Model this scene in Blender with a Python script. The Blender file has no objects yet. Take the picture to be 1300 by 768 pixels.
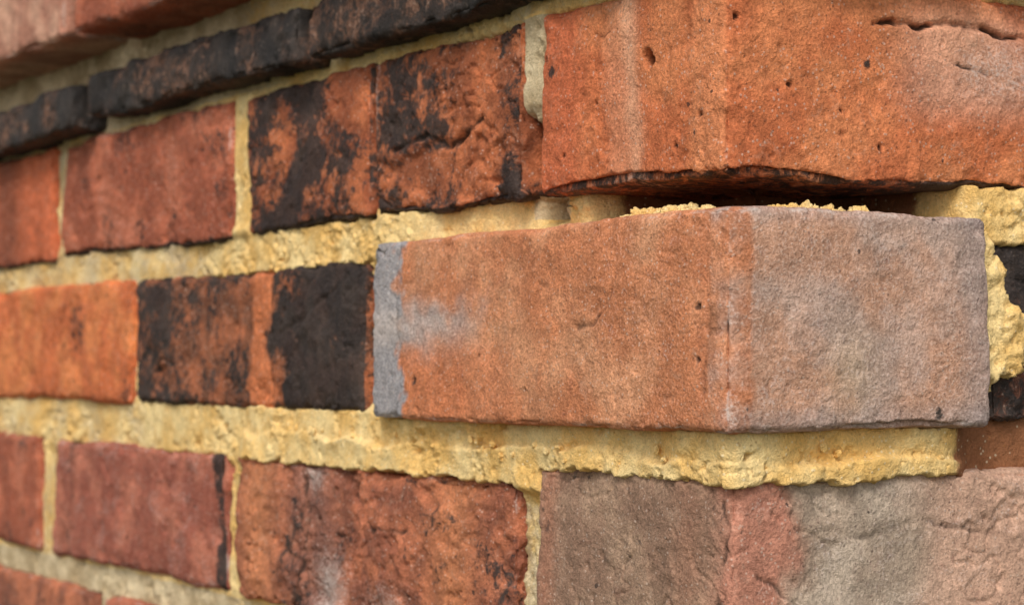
import bpy, math, numpy as np
from mathutils import Vector
MM=0.001
# ------------------------------------------------------------ noise (numpy)
_r=np.random.RandomState(7)
PERM=_r.permutation(256); GR=_r.normal(size=(256,3)); GR/=np.linalg.norm(GR,axis=1)[:,None]
CELL=_r.uniform(size=(256,3))
def perlin(p,seed=0):
    p=p+np.array([seed*17.31,seed*9.77,seed*23.13])
    i=np.floor(p).astype(np.int64); f=p-i; u=f*f*f*(f*(f*6-15)+10)
    out=0.0
    for dx in (0,1):
        hx=PERM[(i[:,0]+dx)&255]; wx=u[:,0] if dx else 1-u[:,0]
        for dy in (0,1):
            hy=PERM[(hx+i[:,1]+dy)&255]; wy=u[:,1] if dy else 1-u[:,1]
            for dz in (0,1):
                g=GR[PERM[(hy+i[:,2]+dz)&255]]; wz=u[:,2] if dz else 1-u[:,2]
                d=g[:,0]*(f[:,0]-dx)+g[:,1]*(f[:,1]-dy)+g[:,2]*(f[:,2]-dz)
                out=out+d*wx*wy*wz
    return out*1.7
def fbm(p,lam,octv=3,seed=0,gain=.5):
    a=1;t=0;s=0;f=1.0/lam
    for o in range(octv):
        t=t+a*perlin(p*f,seed+o*3.7); s+=a; a*=gain; f*=2.03
    return t/s
def worley2(x,y,lam,seed=0):
    """returns granule height 0..1 : rounded chips of random height"""
    x=x/lam+seed*7.3; y=y/lam+seed*3.1
    ix=np.floor(x).astype(np.int64); iy=np.floor(y).astype(np.int64); best=np.full(len(x),9.); hh=np.zeros(len(x))
    for dx in (-1,0,1):
        for dy in (-1,0,1):
            c=CELL[PERM[(PERM[(ix+dx)&255]+iy+dy)&255]]
            d=np.maximum(np.abs(x-(ix+dx+c[:,0])),np.abs(y-(iy+dy+c[:,1])))*.5+np.hypot(x-(ix+dx+c[:,0]),y-(iy+dy+c[:,1]))*.6
            m=d<best; best=np.where(m,d,best); hh=np.where(m,c[:,2],hh)
    return np.clip(1-best*1.35,0,1)*hh
def ss(a,b,x):
    t=np.clip((x-a)/(b-a),0,1); return t*t*(3-2*t)
def g(v,c,w): return np.exp(-((v-c)/w)**2)
def band(v,a,b,w=3): return ss(a-w,a+w,v)*(1-ss(b-w,b+w,v))
def lin(c):
    c=np.array(c,float)/255
    return np.where(c<=.04045,c/12.92,((c+.055)/1.055)**2.4)
def mixc(A,B,m):
    m=np.clip(m,0,1)[:,None]; return A*(1-m)+B*m
# ------------------------------------------------------------ node helpers
class NT:
    def __init__(s,name):
        s.m=bpy.data.materials.new(name); s.m.use_nodes=True; s.t=s.m.node_tree; s.t.nodes.clear()
        s.out=s.t.nodes.new('ShaderNodeOutputMaterial'); s.b=s.t.nodes.new('ShaderNodeBsdfPrincipled')
        s.t.links.new(s.b.outputs[0],s.out.inputs[0])
        s.co=s.t.nodes.new('ShaderNodeTexCoord').outputs['Object']
    def inp(s,sock,v):
        if isinstance(v,bpy.types.NodeSocket): s.t.links.new(v,sock)
        elif v is not None: sock.default_value=v
    def noise(s,lam,det=4,rough=.55,off=0,dist=0,unit=MM,stretch=None):
        mp=s.t.nodes.new('ShaderNodeMapping'); s.t.links.new(s.co,mp.inputs[0]); mp.inputs['Location'].default_value=(off,off*.7,-off)
        if stretch: mp.inputs['Scale'].default_value=stretch
        n=s.t.nodes.new('ShaderNodeTexNoise'); s.t.links.new(mp.outputs[0],n.inputs['Vector'])
        n.inputs['Scale'].default_value=1/(lam*unit); n.inputs['Detail'].default_value=det; n.inputs['Roughness'].default_value=rough; n.inputs['Distortion'].default_value=dist
        return n.outputs[0]
    def vor(s,lam,feat='F1'):
        n=s.t.nodes.new('ShaderNodeTexVoronoi'); s.t.links.new(s.co,n.inputs['Vector']); n.feature=feat
        n.inputs['Scale'].default_value=1/(lam*MM); return n.outputs
    def math(s,op,a,b=None,c=None,clamp=False):
        n=s.t.nodes.new('ShaderNodeMath'); n.operation=op; n.use_clamp=clamp
        s.inp(n.inputs[0],a); s.inp(n.inputs[1],b); s.inp(n.inputs[2],c); return n.outputs[0]
    def mr(s,v,a,b,c=0.,d=1.,smooth=True):
        n=s.t.nodes.new('ShaderNodeMapRange'); n.interpolation_type='SMOOTHSTEP' if smooth else 'LINEAR'
        s.inp(n.inputs[0],v)
        for k,x in zip((1,2,3,4),(a,b,c,d)): s.inp(n.inputs[k],x)
        return n.outputs[0]
    def mix(s,f,a,b,mode='MIX'):
        n=s.t.nodes.new('ShaderNodeMix'); n.data_type='RGBA'; n.blend_type=mode
        s.inp(n.inputs[0],f); s.inp(n.inputs[6],a); s.inp(n.inputs[7],b); return n.outputs[2]
    def attr(s,name):
        n=s.t.nodes.new('ShaderNodeAttribute'); n.attribute_name=name; return n.outputs
    def sep(s,v):
        n=s.t.nodes.new('ShaderNodeSeparateColor'); s.t.links.new(v,n.inputs[0]); return n.outputs
    def grey(s,v):
        n=s.t.nodes.new('ShaderNodeCombineColor'); [s.inp(n.inputs[i],v) for i in range(3)]; return n.outputs[0]
    def bump(s,h,dist,strength=1,nrm=None):
        n=s.t.nodes.new('ShaderNodeBump'); s.inp(n.inputs['Height'],h); n.inputs['Distance'].default_value=dist; n.inputs['Strength'].default_value=strength
        if nrm: s.t.links.new(nrm,n.inputs['Normal'])
        return n.outputs[0]
def L4(c): return tuple(lin(c))+(1,)
def brick_material():
    N=NT('weathered_brick')
    col=N.attr('bcol')['Color']; mk=N.sep(N.attr('masks')['Color'])
    dark,frost,cav=mk[0],mk[1],mk[2]
    n1=N.noise(16,4,.62,off=.1); n2=N.noise(4,5,.66,off=.3); n3=N.noise(1.0,3,.65,off=.7); n4=N.noise(6,5,.75,off=.9,dist=1.2)
    v=N.math('MULTIPLY',N.mr(n1,.3,.7,.86,1.16),N.mr(n2,.3,.7,.86,1.15))
    v=N.math('MULTIPLY',v,N.mr(n3,.3,.7,.77,1.24))
    c=N.mix(1.,col,N.grey(v),'MULTIPLY')
    redder=N.mix(1.,col,(.72,.58,.60,1),'MULTIPLY')
    c=N.mix(N.mr(n4,.54,.70,0,.5),c,redder)
    pale=N.mix(.42,col,(.62,.46,.34,1))
    c=N.mix(N.mr(n4,.46,.30,0,.5),c,pale)
    vo=N.vor(11); rnd=N.sep(vo['Color'])
    rad=N.mr(rnd[0],.5,1.,.0,.085,False)
    spot=N.math('GREATER_THAN',rad,N.math('ADD',vo['Distance'],N.math('MULTIPLY',N.math('SUBTRACT',n2,.5),.12)))
    c=N.mix(N.math('MULTIPLY',spot,.8),c,(.04,.028,.024,1))
    vg=N.vor(1.3); rg=N.sep(vg['Color'])
    gd=N.mr(vg['Distance'],.2,.42,1,0)
    c=N.mix(N.math('MULTIPLY',N.math('MULTIPLY',gd,N.math('GREATER_THAN',rg[1],.85)),.40),c,(.70,.55,.45,1))
    c=N.mix(N.math('MULTIPLY',N.math('MULTIPLY',gd,N.math('LESS_THAN',rg[1],.08)),.45),c,(.06,.03,.025,1))
    nf=N.math('ADD',N.math('MULTIPLY',n3,.6),N.math('MULTIPLY',n4,.4))
    fm=N.mr(N.math('ADD',frost,N.math('MULTIPLY',N.math('SUBTRACT',nf,.5),2.0)),.3,.95,0,.85)
    c=N.mix(fm,c,N.mix(n2,(.42,.34,.29,1),(.74,.63,.56,1)))
    nd=N.math('ADD',N.math('MULTIPLY',n4,.6),N.math('MULTIPLY',n2,.4))
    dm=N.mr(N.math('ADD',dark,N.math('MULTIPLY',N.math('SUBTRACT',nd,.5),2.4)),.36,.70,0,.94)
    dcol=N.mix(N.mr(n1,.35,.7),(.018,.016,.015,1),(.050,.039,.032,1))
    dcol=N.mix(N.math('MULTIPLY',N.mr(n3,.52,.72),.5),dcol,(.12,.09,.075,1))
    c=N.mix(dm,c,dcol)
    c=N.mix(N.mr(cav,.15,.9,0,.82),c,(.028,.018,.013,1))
    N.inp(N.b.inputs['Base Color'],c)
    N.inp(N.b.inputs['Roughness'],N.math('SUBTRACT',.93,N.math('MULTIPLY',dm,.30)))
    N.b.inputs['Specular IOR Level'].default_value=.28
    h=N.math('ADD',N.math('MULTIPLY',n2,.7),N.math('MULTIPLY',n3,.5))
    h=N.math('ADD',h,N.math('MULTIPLY',gd,.06))
    N.inp(N.b.inputs['Normal'],N.bump(h,.0013,.85))
    return N.m
def mortar_material():
    N=NT('lime_mortar')
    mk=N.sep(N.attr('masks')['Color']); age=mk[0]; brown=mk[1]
    n1=N.noise(22,4,.6,off=.2); n2=N.noise(4,4,.62,off=.5); n3=N.noise(.8,3,.65,off=.8)
    y=N.mix(N.mr(n1,.35,.65),L4((243,196,118)),L4((253,222,158)))
    o=N.mix(N.mr(n1,.35,.65),L4((190,165,126)),L4((230,208,168)))
    c=N.mix(N.mr(N.math('ADD',age,N.math('MULTIPLY',N.math('SUBTRACT',n2,.5),.8)),.3,.7),y,o)
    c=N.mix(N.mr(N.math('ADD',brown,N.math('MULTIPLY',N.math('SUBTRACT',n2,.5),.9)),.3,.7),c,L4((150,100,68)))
    v=N.math('MULTIPLY',N.mr(n2,.3,.7,.88,1.07),N.mr(n3,.3,.7,.84,1.10))
    c=N.mix(1.,c,N.grey(v),'MULTIPLY')
    vg=N.vor(1.4); rg=N.sep(vg['Color'])
    gd=N.mr(vg['Distance'],.2,.42,1,0)
    c=N.mix(N.math('MULTIPLY',N.math('MULTIPLY',gd,N.math('GREATER_THAN',rg[1],.92)),.45),c,L4((168,116,66)))
    c=N.mix(N.math('MULTIPLY',N.math('MULTIPLY',gd,N.math('LESS_THAN',rg[1],.12)),.4),c,L4((255,242,208)))
    N.inp(N.b.inputs['Base Color'],c)
    N.b.inputs['Roughness'].default_value=.95; N.b.inputs['Specular IOR Level'].default_value=.15
    h=N.math('ADD',N.math('MULTIPLY',n2,.7),N.math('MULTIPLY',n3,.6))
    h=N.math('ADD',h,N.math('MULTIPLY',gd,.08))
    N.inp(N.b.inputs['Normal'],N.bump(h,.0014,.85))
    return N.m
MB=brick_material(); MMO=mortar_material()
# ------------------------------------------------------------ mesh helpers
A=math.atan2(.533,.846); EYE=1.350
wall=bpy.data.objects.new('brick_wall',None); bpy.context.scene.collection.objects.link(wall)
wall.location=(.0635,.600,EYE); wall.rotation_euler=(0,0,A)
def make(name,V,Q,mat,col=None,masks=None,smooth=True):
    me=bpy.data.meshes.new(name); nv=len(V); nf=len(Q)
    me.vertices.add(nv); me.vertices.foreach_set('co',(V*MM).astype(np.float32).ravel())
    me.loops.add(nf*4); me.loops.foreach_set('vertex_index',Q.astype(np.int32).ravel())
    me.polygons.add(nf); me.polygons.foreach_set('loop_start',np.arange(0,nf*4,4,dtype=np.int32))
    me.polygons.foreach_set('loop_total',np.full(nf,4,dtype=np.int32))
    me.update(calc_edges=True)
    me.polygons.foreach_set('use_smooth',np.full(nf,smooth))
    for nm,a in (('bcol',col),('masks',masks)):
        if a is None: continue
        at=me.attributes.new(nm,'FLOAT_COLOR','POINT')
        at.data.foreach_set('color',np.concatenate([np.clip(a,-2,2),np.ones((nv,1))],1).astype(np.float32).ravel())
    me.materials.append(mat)
    ob=bpy.data.objects.new(name,me); bpy.context.scene.collection.objects.link(ob); ob.parent=wall
    return ob
def axis(a,b,res,dense=None):
    L=b-a
    if dense is None or dense>=L: return np.linspace(a,b,max(2,int(round(L/res)))+1)
    pts=list(np.arange(0,dense,res)); st=res
    while pts[-1]+st<L: pts.append(pts[-1]+st); st=min(st*1.4,9)
    pts[-1]=L
    return a+np.array(pts)
def boxgrid(ax):
    n=[len(a) for a in ax]; keys=[];quads=[];base=0
    for (a,b,c) in ((1,2,0),(2,0,1),(0,1,2)):
        for side in (0,1):
            I,J=np.meshgrid(np.arange(n[a]),np.arange(n[b]),indexing='ij')
            idx=[None]*3; idx[a]=I; idx[b]=J; idx[c]=np.full_like(I,(n[c]-1)*side)
            keys.append(((idx[0]*n[1]+idx[1])*n[2]+idx[2]).ravel())
            q=np.arange(I.size).reshape(I.shape)+base; base+=I.size
            f=np.stack([q[:-1,:-1],q[1:,:-1],q[1:,1:],q[:-1,1:]],-1).reshape(-1,4)
            if side==0: f=f[:,::-1]
            quads.append(f)
    k=np.concatenate(keys); u,inv=np.unique(k,return_inverse=True); Q=inv.ravel()[np.concatenate(quads)]
    kz=u%n[2]; ky=(u//n[2])%n[1]; kx=u//(n[1]*n[2])
    return np.stack([ax[0][kx],ax[1][ky],ax[2][kz]],1),Q
def polydist(s,z,pts):
    d=np.full(len(s),1e9)
    for (x0,y0),(x1,y1) in zip(pts[:-1],pts[1:]):
        vx,vy=x1-x0,y1-y0; t=np.clip(((s-x0)*vx+(z-y0)*vy)/(vx*vx+vy*vy+1e-9),0,1)
        d=np.minimum(d,np.hypot(s-x0-t*vx,z-y0-t*vy))
    return d
def brick_arrays(lo,hi,res,seed,paint,dense=(None,None,None),r=3.2,chip=1.,rough=1.,warp=1.,feats=(),fold=.5):
    lo=np.array(lo,float);hi=np.array(hi,float)
    p0,Q=boxgrid([axis(lo[i],hi[i],res,dense[i]) for i in range(3)])
    q=np.clip(p0,lo+r,hi-r); d=p0-q; ln=np.linalg.norm(d,axis=1)[:,None]; d=d/np.maximum(ln,1e-9)
    ps=p0+seed*61.7
    P=q+r*d
    dist=np.sort(np.minimum(p0-lo,hi-p0),axis=1)[:,1]
    hires=res<3
    nb=fbm(ps,16,4 if hires else 2,1,.6)
    ero=np.exp(-(dist/3.5))*(.3+chip*6.5*np.clip(nb-.0,0,1)) + chip*np.exp(-(dist/9))*4.0*np.clip(fbm(ps,34,2,5)-.12,0,1)
    P=P-d*ero[:,None]
    w=np.stack([fbm(ps,75,2,11+i) for i in range(3)],1); P=P+w*2.4*warp
    disp=.9*rough*fbm(ps,28,2,21)
    cav=np.zeros(len(p0))
    if hires:
        fine=fbm(ps,7,4,31,.64); disp=disp+.6*rough*fine
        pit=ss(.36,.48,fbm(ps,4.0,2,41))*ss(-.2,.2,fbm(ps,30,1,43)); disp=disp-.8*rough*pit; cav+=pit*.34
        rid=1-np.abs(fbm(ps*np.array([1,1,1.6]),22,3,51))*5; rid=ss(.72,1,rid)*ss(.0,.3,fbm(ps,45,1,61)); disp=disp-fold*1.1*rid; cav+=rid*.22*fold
        disp=disp+fold*.8*np.clip(fbm(ps*np.array([1,1,2.]),14,3,71),0,1)
        fl=fbm(ps,19,4,101,.5); disp=disp-.5*rough*ss(.19,.23,fl)-.4*rough*ss(.32,.35,fl)
    left=np.abs(d[:,0])>=np.abs(d[:,1])
    s=np.where((d[:,0]<-.5)&left,np.minimum(-p0[:,1],-.4),np.where(d[:,1]<-.5,np.maximum(p0[:,0],.4),np.where(p0[:,0]-lo[0]<p0[:,1]-lo[1],-p0[:,1],p0[:,0])))
    z=p0[:,2]
    wx=.9*fbm(ps,6,2,81) ; wz=.9*fbm(ps,6,2,91)
    front=(d[:,0]<-.3)|(d[:,1]<-.3)
    for f in feats:
        if f[0]=='hole':
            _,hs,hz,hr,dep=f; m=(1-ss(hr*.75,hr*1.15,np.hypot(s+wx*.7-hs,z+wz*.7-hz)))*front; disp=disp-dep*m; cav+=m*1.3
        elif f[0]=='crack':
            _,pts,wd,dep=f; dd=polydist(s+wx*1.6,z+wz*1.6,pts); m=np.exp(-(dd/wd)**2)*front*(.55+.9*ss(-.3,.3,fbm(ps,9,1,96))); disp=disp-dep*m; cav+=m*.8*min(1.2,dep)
        elif f[0]=='lump':
            _,hs,hz,ws,wz_,dep=f; m=g(s,hs,ws)*g(z,hz,wz_)*front; disp=disp+dep*m*(1+1.5*fbm(ps,9,3,95))
        elif f[0]=='step':
            _,hs,hz,ws,wz_,dep=f; rr=((s-hs)/ws)**2+((z-hz)/wz_)**2; m=(1-ss(.8,1.15,rr+1.2*fbm(ps,12,4,97)))*front; disp=disp-dep*m
    P=P+d*disp[:,None]
    col,dk,fr=paint(s,z,ps)
    edge=np.exp(-dist/1.6)
    fr=fr+.42*edge*ss(-.05,.35,fbm(ps,13,2,99))
    dk=dk+.12*np.exp(-dist/3)*ss(0,.3,fbm(ps,20,2,98))+.6*ss(.4,.85,-d[:,2])*(z<80)*(z>50)  # last term paints shade on undersides so the gap below looks darker
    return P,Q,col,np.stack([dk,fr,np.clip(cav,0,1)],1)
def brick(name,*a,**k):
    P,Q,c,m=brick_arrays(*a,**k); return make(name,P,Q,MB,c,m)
ONE=lambda s:np.ones(len(s))
def C(s,c):
    l=lin(c); sat=(l.max()-l.min())/(l.max()+1e-6)
    l=l*(1+sat*np.array([-.03,.08,.02])); l=l*np.array([1.02,1.0,.98]); m=l.mean(); l=(l*.91+m*.09)*1.06
    return np.tile(l,(len(s),1))
# ------------------------------------------------------------ paints  (s: <0 left wall = -distance, >0 right wall)
def p_r1c(s,z,P):
    n=fbm(P,30,3,1); c=mixc(C(s,(198,102,56)),C(s,(214,122,72)),ss(-.2,.3,n))
    c=mixc(c,C(s,(186,86,48)),band(s,-110,-78,8)*.8)
    c=mixc(c,C(s,(224,166,132)),g(s+n*6,-50,4)*.5+band(s,-64,-50,4)*.25)
    c=mixc(c,C(s,(226,138,88)),band(s,-16,0,3)*.6)
    c=mixc(c,C(s,(206,156,132)),band(s,70,125,14)*band(z,80,112,8)*.6)
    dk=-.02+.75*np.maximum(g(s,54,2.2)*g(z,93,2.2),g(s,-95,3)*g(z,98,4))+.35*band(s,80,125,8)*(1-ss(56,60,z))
    dk+=.1*band(s,20,130,6)*ss(.1,.4,fbm(P,14,3,4))
    fr=.04+.5*band(s,88,130,12)*g(z,95,13)+.2*g(s,-50,6)+.3*band(s,-110,-30,6)*(1-ss(57.5,60,z))
    return c,dk,fr
def p_r1b(s,z,P):
    n=fbm(P,18,4,2); n3=fbm(P,34,4,88,.6); c=mixc(C(s,(150,78,46)),C(s,(194,104,60)),ss(-.15,.25,n))
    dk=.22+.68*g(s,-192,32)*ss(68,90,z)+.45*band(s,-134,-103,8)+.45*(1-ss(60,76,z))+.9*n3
    dk-=.25*g(s,-150,16)*g(z,86,14)
    fr=.4*g(z,68,3)*g(s,-145,6)+.5*g(s,-216,2.2)
    return c,dk,fr
def p_r1a(s,z,P):
    n=fbm(P,16,4,3); n3=fbm(P,32,4,89,.6); c=mixc(C(s,(154,78,46)),C(s,(192,102,58)),ss(-.15,.25,n))
    dk=.66+.12*g(s,-290,30)-.45*g(s,-240,18)*ss(88,106,z)-.3*band(s,-228,-218,4)-.2*g(s,-333,8)+1.0*n3
    return c,dk,.3*g(s,-240,5)*g(z,62,5)+.1*ONE(s)
def p_r1s(s,z,P):
    n=fbm(P,30,4,4); c=mixc(C(s,(160,80,54)),C(s,(190,100,68)),ss(-.2,.25,n))
    return c,.14+.35*ss(0,.4,fbm(P,20,3,6)),.20+.14*ss(0,.3,n)
def p_r1e(s,z,P):
    c=mixc(C(s,(200,96,54)),C(s,(126,66,46)),g(s,-650,25)*.8); return c,.12+.2*g(s,-650,20),.04*ONE(s)
def p_r2c(s,z,P):
    n=fbm(P,32,4,5); n2=fbm(P,9,3,15)
    c=mixc(C(s,(196,116,74)),C(s,(208,138,98)),ss(-.2,.3,n))
    c=mixc(c,C(s,(204,112,66)),band(s,-200,-110,10)*band(z,-20,8,5)*.6)
    c=mixc(c,C(s,(150,146,148)),1-ss(-187+n2*16,-181+n2*16,s))
    c=mixc(c,C(s,(176,162,156)),g(z+n2*7,15,8)*(1-ss(-165,-112,s+n2*26))*.85)
    R=ss(-1.5,2,s+n2*3)
    c=mixc(c,mixc(C(s,(188,136,110)),C(s,(182,150,136)),ss(-.25,.25,n)),R*.95)
    c=mixc(c,C(s,(184,106,68)),g(s,-3,4)*.7)
    c=mixc(c,C(s,(152,130,124)),band(s,86,110,6)*.55+R*(1-ss(-16,-10,z))*.45+R*ss(40,45,z)*.4)
    c=mixc(c,C(s,(196,164,126)),g(s,40,10)*g(z,-2,12)*.35)
    dk=-.06+.8*(g(s,-172,2)*g(z,-5,2.4)+g(s,75,2)*g(z,-15,2.6))+.3*band(s,-225,-185,4)*ss(.0,.3,fbm(P,10,3,25))+.1*(1-ss(-17,-12,z))
    fr=.20+.18*R+.2*band(s,-225,-185,3)+.16*g(z,16,6)*band(s,-200,-130,15)+.1*band(s,-60,-5,20)
    return c,dk,fr
def p_r2b(s,z,P):
    n=fbm(P,16,4,6); n3=fbm(P,30,4,90,.6); c=mixc(C(s,(126,72,48)),C(s,(172,94,58)),ss(-.15,.3,n))
    so=s+n3*18
    c=mixc(c,C(s,(204,110,62)),band(so,-328,-309,5))
    dk=.38+.5*band(so,-306,-228,7)+.15*band(so,-306,-215,6)-.38*band(so,-326,-308,5)+.12*band(s,-400,-330,12)+.35*(1-ss(-440,-375,s))+.85*n3
    return c,dk,.06*ONE(s)
def p_r2a(s,z,P):
    n=fbm(P,22,4,7); c=mixc(C(s,(202,100,50)),C(s,(220,122,64)),ss(-.2,.3,n))
    dk=.08+.44*g(s,-545,28)*g(z,16,18)+.3*g(s,-470,5)+.15*(1-ss(-14,-5,z))+.4*fbm(P,18,3,91); return c,dk,.05*ONE(s)
def p_r3c(s,z,P):
    n=fbm(P,26,4,8); n3=fbm(P,14,3,92)
    c=mixc(C(s,(146,110,90)),C(s,(170,134,110)),ss(-.2,.3,n))
    c=mixc(c,C(s,(188,120,98)),band(s+n*14,-8,22,7)*.9)
    c=mixc(c,mixc(C(s,(160,136,118)),C(s,(180,158,140)),ss(-.2,.2,n)),ss(14,32,s+n*14))
    c=mixc(c,C(s,(198,148,124)),ss(60,96,s+n*24)*.8)
    c=mixc(c,C(s,(168,106,80)),g(s,-98,6)*.6+g(s,-20,8)*.3)
    return c,.06+.3*ss(.0,.4,n3)*(s<0),.14+.22*ss(0,.3,fbm(P*np.array([1,1,2.2]),18,4,12))*(s>0)
def p_r3b(s,z,P):
    n=fbm(P,18,4,9); n3=fbm(P,26,4,93,.6); c=mixc(C(s,(142,78,56)),C(s,(186,104,70)),ss(-.2,.25,n))
    c=mixc(c,C(s,(206,124,78)),g(s,-318,16)*.7+g(s,-160,16)*.7)
    c=mixc(c,C(s,(126,86,76)),g(s,-270,22)*.6)
    dk=.18+.25*g(s,-285,14)+.15*g(s,-180,14)+.3*g(s,-128,8)*g(z,-46,8)+.8*n3
    fr=.18+.5*g(s,-255,16)*(1-ss(-84,-60,z))+.46*g(s,-268,12)*g(z,-42,9)+.42*g(s,-205,18)*(1-ss(-92,-72,z))
    return c,dk,fr
def p_r3a(s,z,P):
    n=fbm(P,30,4,10); c=mixc(C(s,(154,80,62)),C(s,(184,104,80)),ss(-.2,.3,n))
    dk=.14+.6*band(s+n*5,-364,-351,4)+.25*g(s,-545,12)+.35*n; return c,dk,.20+.2*ss(0,.3,fbm(P,14,3,33))
def p_corb(s,z,P):
    n=fbm(P,30,4,10); c=mixc(C(s,(176,114,92)),C(s,(204,148,122)),ss(-.2,.3,n)); return c,.13+.3*n,.26*ONE(s)
def p_dark(s,z,P): return C(s,(110,60,42)),.75+.7*fbm(P,24,3,94),.05*ONE(s)
def p_tile(s,z,P): 
    n=fbm(P,30,3,14); return mixc(C(s,(124,84,66)),C(s,(96,86,82)),ss(-.1,.2,n)),.70+.4*n,.18*ONE(s)
def p_gen(rs):
    pal=[(176,88,60),(192,100,62),(150,78,60),(160,88,66),(140,88,72),(186,106,70)]
    a=pal[rs.randint(6)];b=pal[rs.randint(6)]; dkb=rs.choice([0.05,.1,.1,.35,.6]); fb=rs.uniform(0,.25)
    def f(s,z,P):
        n=fbm(P,24,3,16); return mixc(C(s,a),C(s,b),ss(-.2,.3,n)),dkb+.5*n,fb*ONE(s)
    return f
D=14
def LB(n,y0,y1,z0,z1,res,seed,paint,p=0,**k):
    return brick(n,(-p,y0,z0),(102-p,y1,z1),res,seed,paint,dense=(D,None,None),**k)
# ------------------------------------------------------------ near bricks
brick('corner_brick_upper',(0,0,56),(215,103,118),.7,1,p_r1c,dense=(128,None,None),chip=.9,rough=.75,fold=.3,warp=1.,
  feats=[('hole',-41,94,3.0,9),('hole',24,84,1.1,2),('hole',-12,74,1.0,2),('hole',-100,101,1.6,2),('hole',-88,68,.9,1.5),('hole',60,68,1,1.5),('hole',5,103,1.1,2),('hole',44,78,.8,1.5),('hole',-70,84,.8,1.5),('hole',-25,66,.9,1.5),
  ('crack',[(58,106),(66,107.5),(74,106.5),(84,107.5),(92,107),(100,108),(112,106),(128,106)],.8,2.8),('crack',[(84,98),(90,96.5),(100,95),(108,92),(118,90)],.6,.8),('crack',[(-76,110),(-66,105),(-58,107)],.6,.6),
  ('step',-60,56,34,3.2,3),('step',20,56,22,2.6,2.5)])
brick('corner_brick_loose',(-8,-8,-19.5),(98,206,46.5),.65,2,p_r2c,r=2.8,chip=.6,rough=.5,fold=.25,warp=.7,
  feats=[('crack',[(-47,25),(-50,21),(-54,17),(-59,14),(-64,12.5),(-68,12)],1.1,.55),('step',-58,21,8,5,.5),('crack',[(-92,28),(-84,24)],.7,.4),('crack',[(-2,44),(-3,30),(-1,10),(-4,-8)],1.3,.4),('crack',[(-184,46),(-187,25),(-183,-2),(-188,-20)],1.0,.5),
   ('hole',-172,-5,1.1,1.5),('hole',-6,17,1.2,1.0),('hole',-6,2,1.0,1.0),('hole',-130,4,.8,1),('hole',-100,-8,.7,1),('step',-212,46,18,8,5),('step',-207,-19,8,5,3),('step',96,46,6,6,1.8),('step',60,-20,20,2.5,1.2)])
brick('corner_brick_lower',(0,0,-100),(215,105,-33),.7,3,p_r3c,dense=(128,None,None),chip=.7,rough=.85,fold=.8,warp=.8,
  feats=[('crack',[(-6,-34),(-3,-50),(-7,-66),(-2,-100)],1.0,.6),('crack',[(30,-48),(52,-52),(76,-47),(110,-54)],1.0,.5),('crack',[(8,-60),(25,-72),(60,-90)],.9,.6),('step',112,-70,18,30,1.)])
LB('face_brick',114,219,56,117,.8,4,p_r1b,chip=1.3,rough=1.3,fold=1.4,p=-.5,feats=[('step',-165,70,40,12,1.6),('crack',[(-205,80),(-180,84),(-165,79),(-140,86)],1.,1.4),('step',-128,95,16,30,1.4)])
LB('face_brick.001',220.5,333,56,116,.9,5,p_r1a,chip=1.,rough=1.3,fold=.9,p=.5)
LB('face_brick.002',349,562,56,116,1.1,6,p_r1s,chip=1.1,rough=1.5)
LB('face_brick.003',574,790,55,115,1.6,7,p_r1e)
LB('face_brick.004',226,460,-18,41,.9,8,p_r2b,chip=1.2,rough=1.2,fold=.7,feats=[('crack',[(-309,42),(-307,20),(-309,-19)],.9,1.0),('step',-425,-8,11,8,2.2),('crack',[(-412,0),(-425,3),(-438,-4)],1,1.2),('crack',[(-250,30),(-275,20),(-300,14)],1,.6)])
LB('face_brick.005',465,690,-18,42,1.3,9,p_r2a,rough=1.)
LB('face_brick.006',118,340,-98,-38,.8,10,p_r3b,chip=1.5,rough=1.9,fold=1.6,warp=1.3,feats=[('step',-255,-60,26,40,1.8),('step',-150,-44,30,9,2.2),('lump',-200,-70,16,18,1.6),('crack',[(-280,-40),(-272,-60),(-285,-98)],1.2,1.6),('crack',[(-235,-50),(-215,-62),(-190,-60)],1,1.2)])
LB('face_brick.007',355,571,-98,-38,1.1,11,p_r3a,chip=1.,rough=1.1,r=3.8)
LB('face_brick.008',595,810,-98,-37,1.6,12,p_r1s)
LB('face_brick.009',60,275,-171,-112,1.4,13,p_r3a)
LB('face_brick.010',285,500,-171,-112,1.4,14,p_r1s)
LB('face_brick.011',508,735,-171,-112,1.6,15,p_r3b)
LB('face_brick.012',706,920,-18,41,1.8,16,p_r2b)
brick('face_brick.013',(106,1,-18),(322,103,40),.9,17,p_dark,dense=(30,D,None),chip=1.6,rough=1.5)
for i,(a,b,dz,dp) in enumerate([(-10,255,0,0),(262,498,0,0),(505,742,-4,4),(749,990,0,0)]):
    LB('tile_course' if i==0 else 'tile_course.%03d'%i,a,b,121+dz,144+dz,1.2,20+i,p_tile,p=11+dp,chip=1.5,rough=1.4,r=2.5)
for i,(a,b) in enumerate([(-30,14),(24,240),(250,466),(478,694),(705,920),(930,1146),(1156,1392)]):
    LB('corbel_brick' if i==0 else 'corbel_brick.%03d'%i,a,b,158,220,1.8,30+i,p_corb if i!=2 else p_r1s,p=30,chip=1.)
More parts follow.
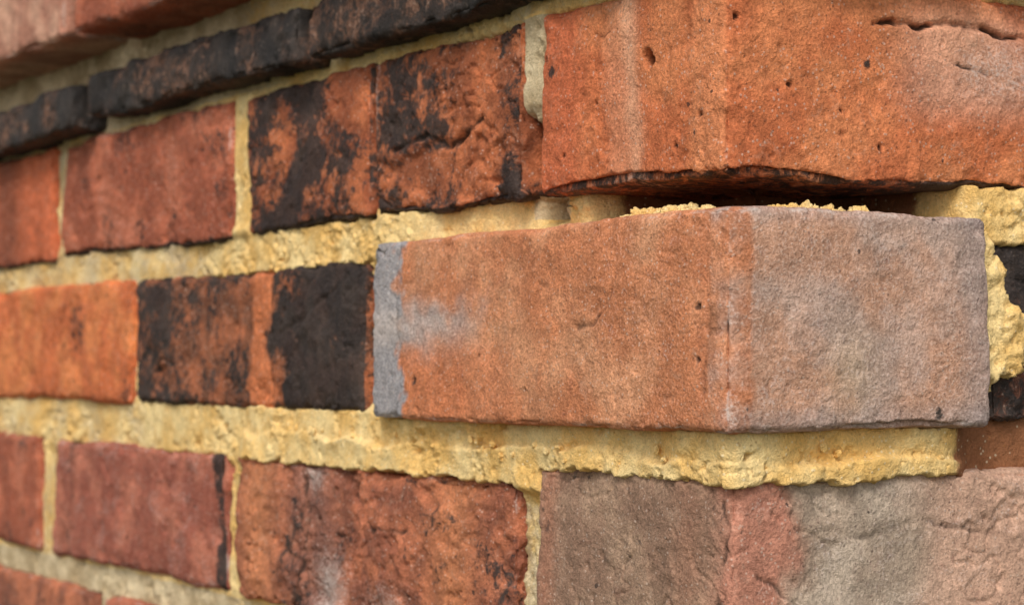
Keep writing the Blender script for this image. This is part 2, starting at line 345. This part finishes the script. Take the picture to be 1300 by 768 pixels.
# ------------------------------------------------------------ outer brickwork (coarser)
rs=np.random.RandomState(3); AP=[];AQ=[];AC=[];AM=[];off=0
def add(lo,hi,dense):
    global off
    P,Q,c,m=brick_arrays(lo,hi,5.,rs.randint(1,400),p_gen(rs),dense=dense,r=3,chip=.8)
    AP.append(P);AQ.append(Q+off);AC.append(c);AM.append(m);off+=len(P)
YEND=2600;XEND=1300
def run_left(y,z0,z1,p=0):
    while y<YEND:
        l=215+rs.uniform(-5,10); add((-p,y,z0),(102-p,min(y+l,YEND),z1),(12,None,None)); y+=l+rs.uniform(8,12)
def run_right(x,z0,z1,p=0):
    while x<XEND:
        l=215+rs.uniform(-5,10); add((x,-p,z0),(min(x+l,XEND),102-p,z1),(None,12,None)); x+=l+rs.uniform(8,12)
run_left(800,56,116); run_left(932,-18,41); run_left(822,-98,-38); run_left(745,-171,-112)
run_right(225,56,116); run_right(333,-18,41); run_right(225,-98,-38)
add((0,0,-172),(102,51,-112),(None,None,None)); run_right(112,-171,-112)
run_left(1002,122,143,10); run_left(1402,158,220,30)
run_right(102,122,143,10); run_right(82,158,220,30)
k=0
for zb in [231,304,377,450]:
    a=k%2; add((-30,-30,zb),((185 if a else 72),(72 if a else 185),zb+61),(None,)*3)
    run_left(82 if a else 195,zb,zb+61,30); run_right(195 if a else 82,zb,zb+61,30); k+=1
zt=-185
while zt>-1350:
    a=k%2; z0=max(zt-61,-1352); add((0,0,z0),((215 if a else 102),(102 if a else 215),zt),(None,)*3)
    run_left(113 if a else 226,z0,zt); run_right(226 if a else 113,z0,zt); zt-=74; k+=1
make('outer_brickwork',np.concatenate(AP),np.concatenate(AQ),MB,np.concatenate(AC),np.concatenate(AM))
# ------------------------------------------------------------ mortar sheet
rects=[(-103,215,56,118),(-206,98,-19.5,46.5),(-105,215,-100,-33),(-219,-114,56,117),(-333,-220.5,56,116),(-562,-349,56,116),(-790,-574,55,115),
 (-460,-226,-18,41),(-690,-465,-18,42),(-340,-118,-98,-38),(-571,-355,-98,-38),(-810,-595,-98,-37),(-275,-60,-171,-112),(-500,-285,-171,-112),(-735,-508,-171,-112),(-920,-706,-18,41),(106,322,-18,40)]
sa=np.concatenate([np.arange(-YEND,-760,9.),np.arange(-760,-420,1.2),np.arange(-420,134,.65),np.arange(134,XEND,9.)])
za=np.concatenate([np.arange(-1352,-130,8.),np.arange(-130,-104,1.),np.arange(-104,-48,.9),np.arange(-48,-14,.55),np.arange(-14,36,.9),np.arange(36,64,.6),np.arange(64,160,1.),np.arange(160,512,8.),[512]])
S,Z=np.meshgrid(sa,za,indexing='ij'); S=S.ravel();Z=Z.ravel()
P=np.stack([S,Z,np.zeros_like(S)],1)
near=(S>-780)&(S<140)&(Z>-135)&(Z<165)
def nf(lam,o,seed,gain=.5,st=1.):
    r=np.zeros(len(S)); r[near]=fbm(P[near]*np.array([st,1,1]),lam,o,seed,gain); return r
sd=np.full(len(S),1e9)
for (a,b,c,d) in rects:
    dx=np.maximum(a-S,S-b); dz=np.maximum(c-Z,Z-d)
    sd=np.minimum(sd,np.where((dx>0)&(dz>0),np.hypot(dx,dz),np.maximum(dx,dz)))
patch=ss(-.02,.16,nf(30,4,21,.6))       # 1 = rough broken area, 0 = trowelled smooth
smooth=nf(26,3,1,.42,.6); crum=nf(4.5,4,2,.62); big=nf(45,2,3,.5,.6)
wxx=nf(6,3,41,.6); wzz=nf(6,3,42,.6)
gran=np.zeros(len(S))
gran[near]=2.3*worley2((S+5*wxx)[near],(Z+5*wzz)[near],7.5,1)+1.1*worley2((S+3*wxx)[near],(Z+3*wzz)[near],3.2,2)+.5*worley2(S[near],Z[near],1.9,3)
h=np.full(len(S),-4.0)
bed=band(Z,-42,-16,2.)
w=band(S,-335,92,12)*bed
h=h+w*(5.0+3.4*big)
und=band(S,-212,90,6)*ss(-34,-20,Z)*(Z<-10)
h=h+und*1.6
led=-28+8*nf(46,4,23,.55)
h=h-w*(3.4*ss(led-.8,led+.8,Z)-1.7)*(.25+.75*ss(-.2,.2,nf(35,2,24)))
h=h+ band(S,-470,-335,20)*bed*1.5
ub=band(Z,38,60,2)
h=h+ub*(band(S,-350,-200,16)*2.0 - 6*ss(-180,-98,S)*(S<130) - 44*band(S,-88+8*big,93,4))
h=h+ub*band(S,96,140,4)*10
h=h-band(S,97,140,3)*band(Z,-36,-16,2)*2
pj=band(S,-116,-101,1.5)
h=h-pj*band(Z,50,82+5*wxx,3)*18+pj*band(Z,86,120,3)*2.5
h=h+band(S,-350,-332,2)*band(Z,56,118,2)*2.5
h=h-band(S,-226,-205,2)*band(Z,-10,38,5)*5
h=h+ (2.4*smooth+(1.2*crum+gran)*(.10+.90*patch)+.3*crum-1.0*patch)*np.where(near,1,0)
pk=nf(8,4,9,.55); h=h-ss(.26,.36,pk)*2.8*(.3+.7*patch)
e=sd+2.4*nf(7,4,7,.62)+ .3
ov=band(S,-335,60,10)*band(Z,-44,-28,3)
e=e+ov*1.0*(.3+3.0*nf(20,3,8))
tuck=ss(-1.8,-.3,e)
hj=h.copy()
h=h*tuck-9*(1-tuck)
bl=1-ss(.7,1.0,((S-103)/(16+3*wzz))**2+((Z-11)/18)**2+2.2*nf(13,5,31,.6)+.5*nf(30,1,33))
bl=np.maximum(bl,1-ss(.7,1.,((S-101)/8)**2+((Z-30)/12)**2+1.5*nf(9,4,35,.6)))
h=np.where(bl>.02,np.maximum(h,-6+bl*(8.5+3*smooth+1.6*crum+1.2*gran)),h)
h=np.where(near,h,-5)
dd=-h
X=np.where(S<0,dd,np.maximum(S,dd)); Y=np.where(S<0,np.maximum(-S,dd),dd)
jz=1.1*nf(5,3,12); jx=1.0*nf(5,3,13)
V=np.stack([X+np.where(S>3,jx,0)*tuck,Y+np.where(S<-3,jx,0)*tuck,Z+jz*tuck],1)
age=(1-ss(-420,-290,S))*.5*(Z>30)+(1-ss(-480,-330,S))*.4*(Z<-10)+ .6*(Z<-100)+ .45*(Z>118)+ band(S,-120,-98,2)*(Z>50)*(Z<118)*.9+band(S,-122,-104,2)*band(Z,-130,-46,3)*.6+(~near)*.6
age=age+.25*nf(25,2,14)
brown=ss(84,96,S)*band(Z,-40,-16,2)*.9+1.2*ss(-12,-22,hj) if False else ss(84,96,S)*band(Z,-40,-16,2)*.9+1.2*(1-ss(-30,-15,hj))*(S>-112)  # brown mortar in the right bed; deep hollow gets painted shade
ns,nz=len(sa),len(za); idx=np.arange(ns*nz).reshape(ns,nz)
Q=np.stack([idx[:-1,:-1],idx[1:,:-1],idx[1:,1:],idx[:-1,1:]],-1).reshape(-1,4)
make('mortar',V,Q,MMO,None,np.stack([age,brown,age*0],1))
def crumb(c,rad,seed):
    p0,Q=boxgrid([np.linspace(-1,1,19)]*3); d=p0/np.linalg.norm(p0,axis=1)[:,None]
    r=1+.8*fbm(d+seed*5.1,.9,5,seed,.65); return d*r[:,None]*np.array(rad)+np.array(c),Q
cs=[];o=0;CQ=[]
rc=np.random.RandomState(11)
lst=[]
for y in np.arange(12,54,2.0): lst.append(((1.5+rc.uniform(-2,5),y,46.0+rc.uniform(-.9,.9)),(rc.uniform(1.4,4.),rc.uniform(1.2,3.),rc.uniform(.8,3.0))))
for x in np.arange(18,50,2.1): lst.append(((x,1.5+rc.uniform(-2,5),46.0+rc.uniform(-.9,.6)),(rc.uniform(1.2,3.),rc.uniform(1.4,4),rc.uniform(.8,2.8))))
for i in range(30):
    y=rc.uniform(0,300); lst.append(((-rc.uniform(-1,1.),y,-21-rc.uniform(4,10)),tuple(rc.uniform(.5,1.7,3))))
for i in range(10):
    x=rc.uniform(0,88); lst.append(((x,-rc.uniform(-1,1.),-21-rc.uniform(3,8)),tuple(rc.uniform(.5,1.6,3))))
for i,(c,r) in enumerate(lst):
    v,q=crumb(c,r,i+1); cs.append(v); CQ.append(q+o); o+=len(v)
cv=np.concatenate(cs); make('mortar_crumbs',cv,np.concatenate(CQ),MMO,None,np.zeros((len(cv),3)))
def prism(name,boxes,mat):
    vs=[];qs=[];o=0
    for lo,hi in boxes:
        v,q=boxgrid([np.array([lo[i],hi[i]],float) for i in range(3)]); vs.append(v);qs.append(q+o);o+=len(v)
    v=np.concatenate(vs); make(name,v,np.concatenate(qs),mat,None,np.full((len(v),3),.7)*np.array([1,0,0]),smooth=False)
prism('wall_core',[((62,62,-1352),(215,YEND-2,512)),((217,62,-1352),(XEND-2,215,512))],MMO)
prism('coping_stone',[((-60,-60,513),(240,YEND+10,575)),((242,-60,513),(XEND+10,240,575))],MMO)
# ------------------------------------------------------------ ground
G=NT('ground'); n=G.noise(40,8,.6); n2=G.noise(700,4,.5)
G.inp(G.b.inputs['Base Color'],G.mix(n2,G.mix(n,(.07,.065,.05,1),(.17,.15,.12,1)),G.mix(n,(.04,.06,.025,1),(.10,.12,.05,1)))); G.b.inputs['Roughness'].default_value=.95
G.inp(G.b.inputs['Normal'],G.bump(n,.02,.6))
me=bpy.data.meshes.new('ground'); R=300
me.from_pydata([(-R,-R,0),(R,-R,0),(R,R,0),(-R,R,0)],[],[(0,1,2,3)]); me.materials.append(G.m)
bpy.context.scene.collection.objects.link(bpy.data.objects.new('ground',me))
# ------------------------------------------------------------ light
sc=bpy.context.scene
el=math.radians(42); az=math.radians(-12)
sdir=Vector((math.sin(az)*math.cos(el),-math.cos(az)*math.cos(el),math.sin(el)))
sun=bpy.data.lights.new('sun','SUN'); sun.energy=1.5; sun.angle=math.radians(15); sun.color=(1,.965,.91)
so=bpy.data.objects.new('sun',sun); sc.collection.objects.link(so); so.rotation_euler=sdir.to_track_quat('Z','Y').to_euler(); so.location=(0,-3,4)
w=bpy.data.worlds.new('World'); sc.world=w; w.use_nodes=True; nt=w.node_tree
bg=nt.nodes['Background']; sky=nt.nodes.new('ShaderNodeTexSky'); sky.sky_type='NISHITA'; sky.sun_disc=False
sky.sun_elevation=el; sky.sun_rotation=math.atan2(sdir.x,sdir.y); sky.dust_density=3; sky.ozone_density=1
hs=nt.nodes.new('ShaderNodeHueSaturation'); hs.inputs['Saturation'].default_value=.25
nt.links.new(sky.outputs[0],hs.inputs['Color']); nt.links.new(hs.outputs[0],bg.inputs[0]); bg.inputs[1].default_value=.15
# ------------------------------------------------------------ camera
cam=bpy.data.cameras.new('camera'); co=bpy.data.objects.new('camera',cam); sc.collection.objects.link(co); sc.camera=co
co.location=(0,0,EYE); co.rotation_euler=(math.radians(90)+math.atan(81/2617),0,0)
cam.sensor_width=36; cam.lens=36*2617/1300; cam.clip_start=.01; cam.clip_end=1000
cam.dof.use_dof=True; cam.dof.focus_distance=.622; cam.dof.aperture_fstop=20
sc.view_settings.view_transform='Standard'; sc.view_settings.look='None'; sc.view_settings.exposure=0
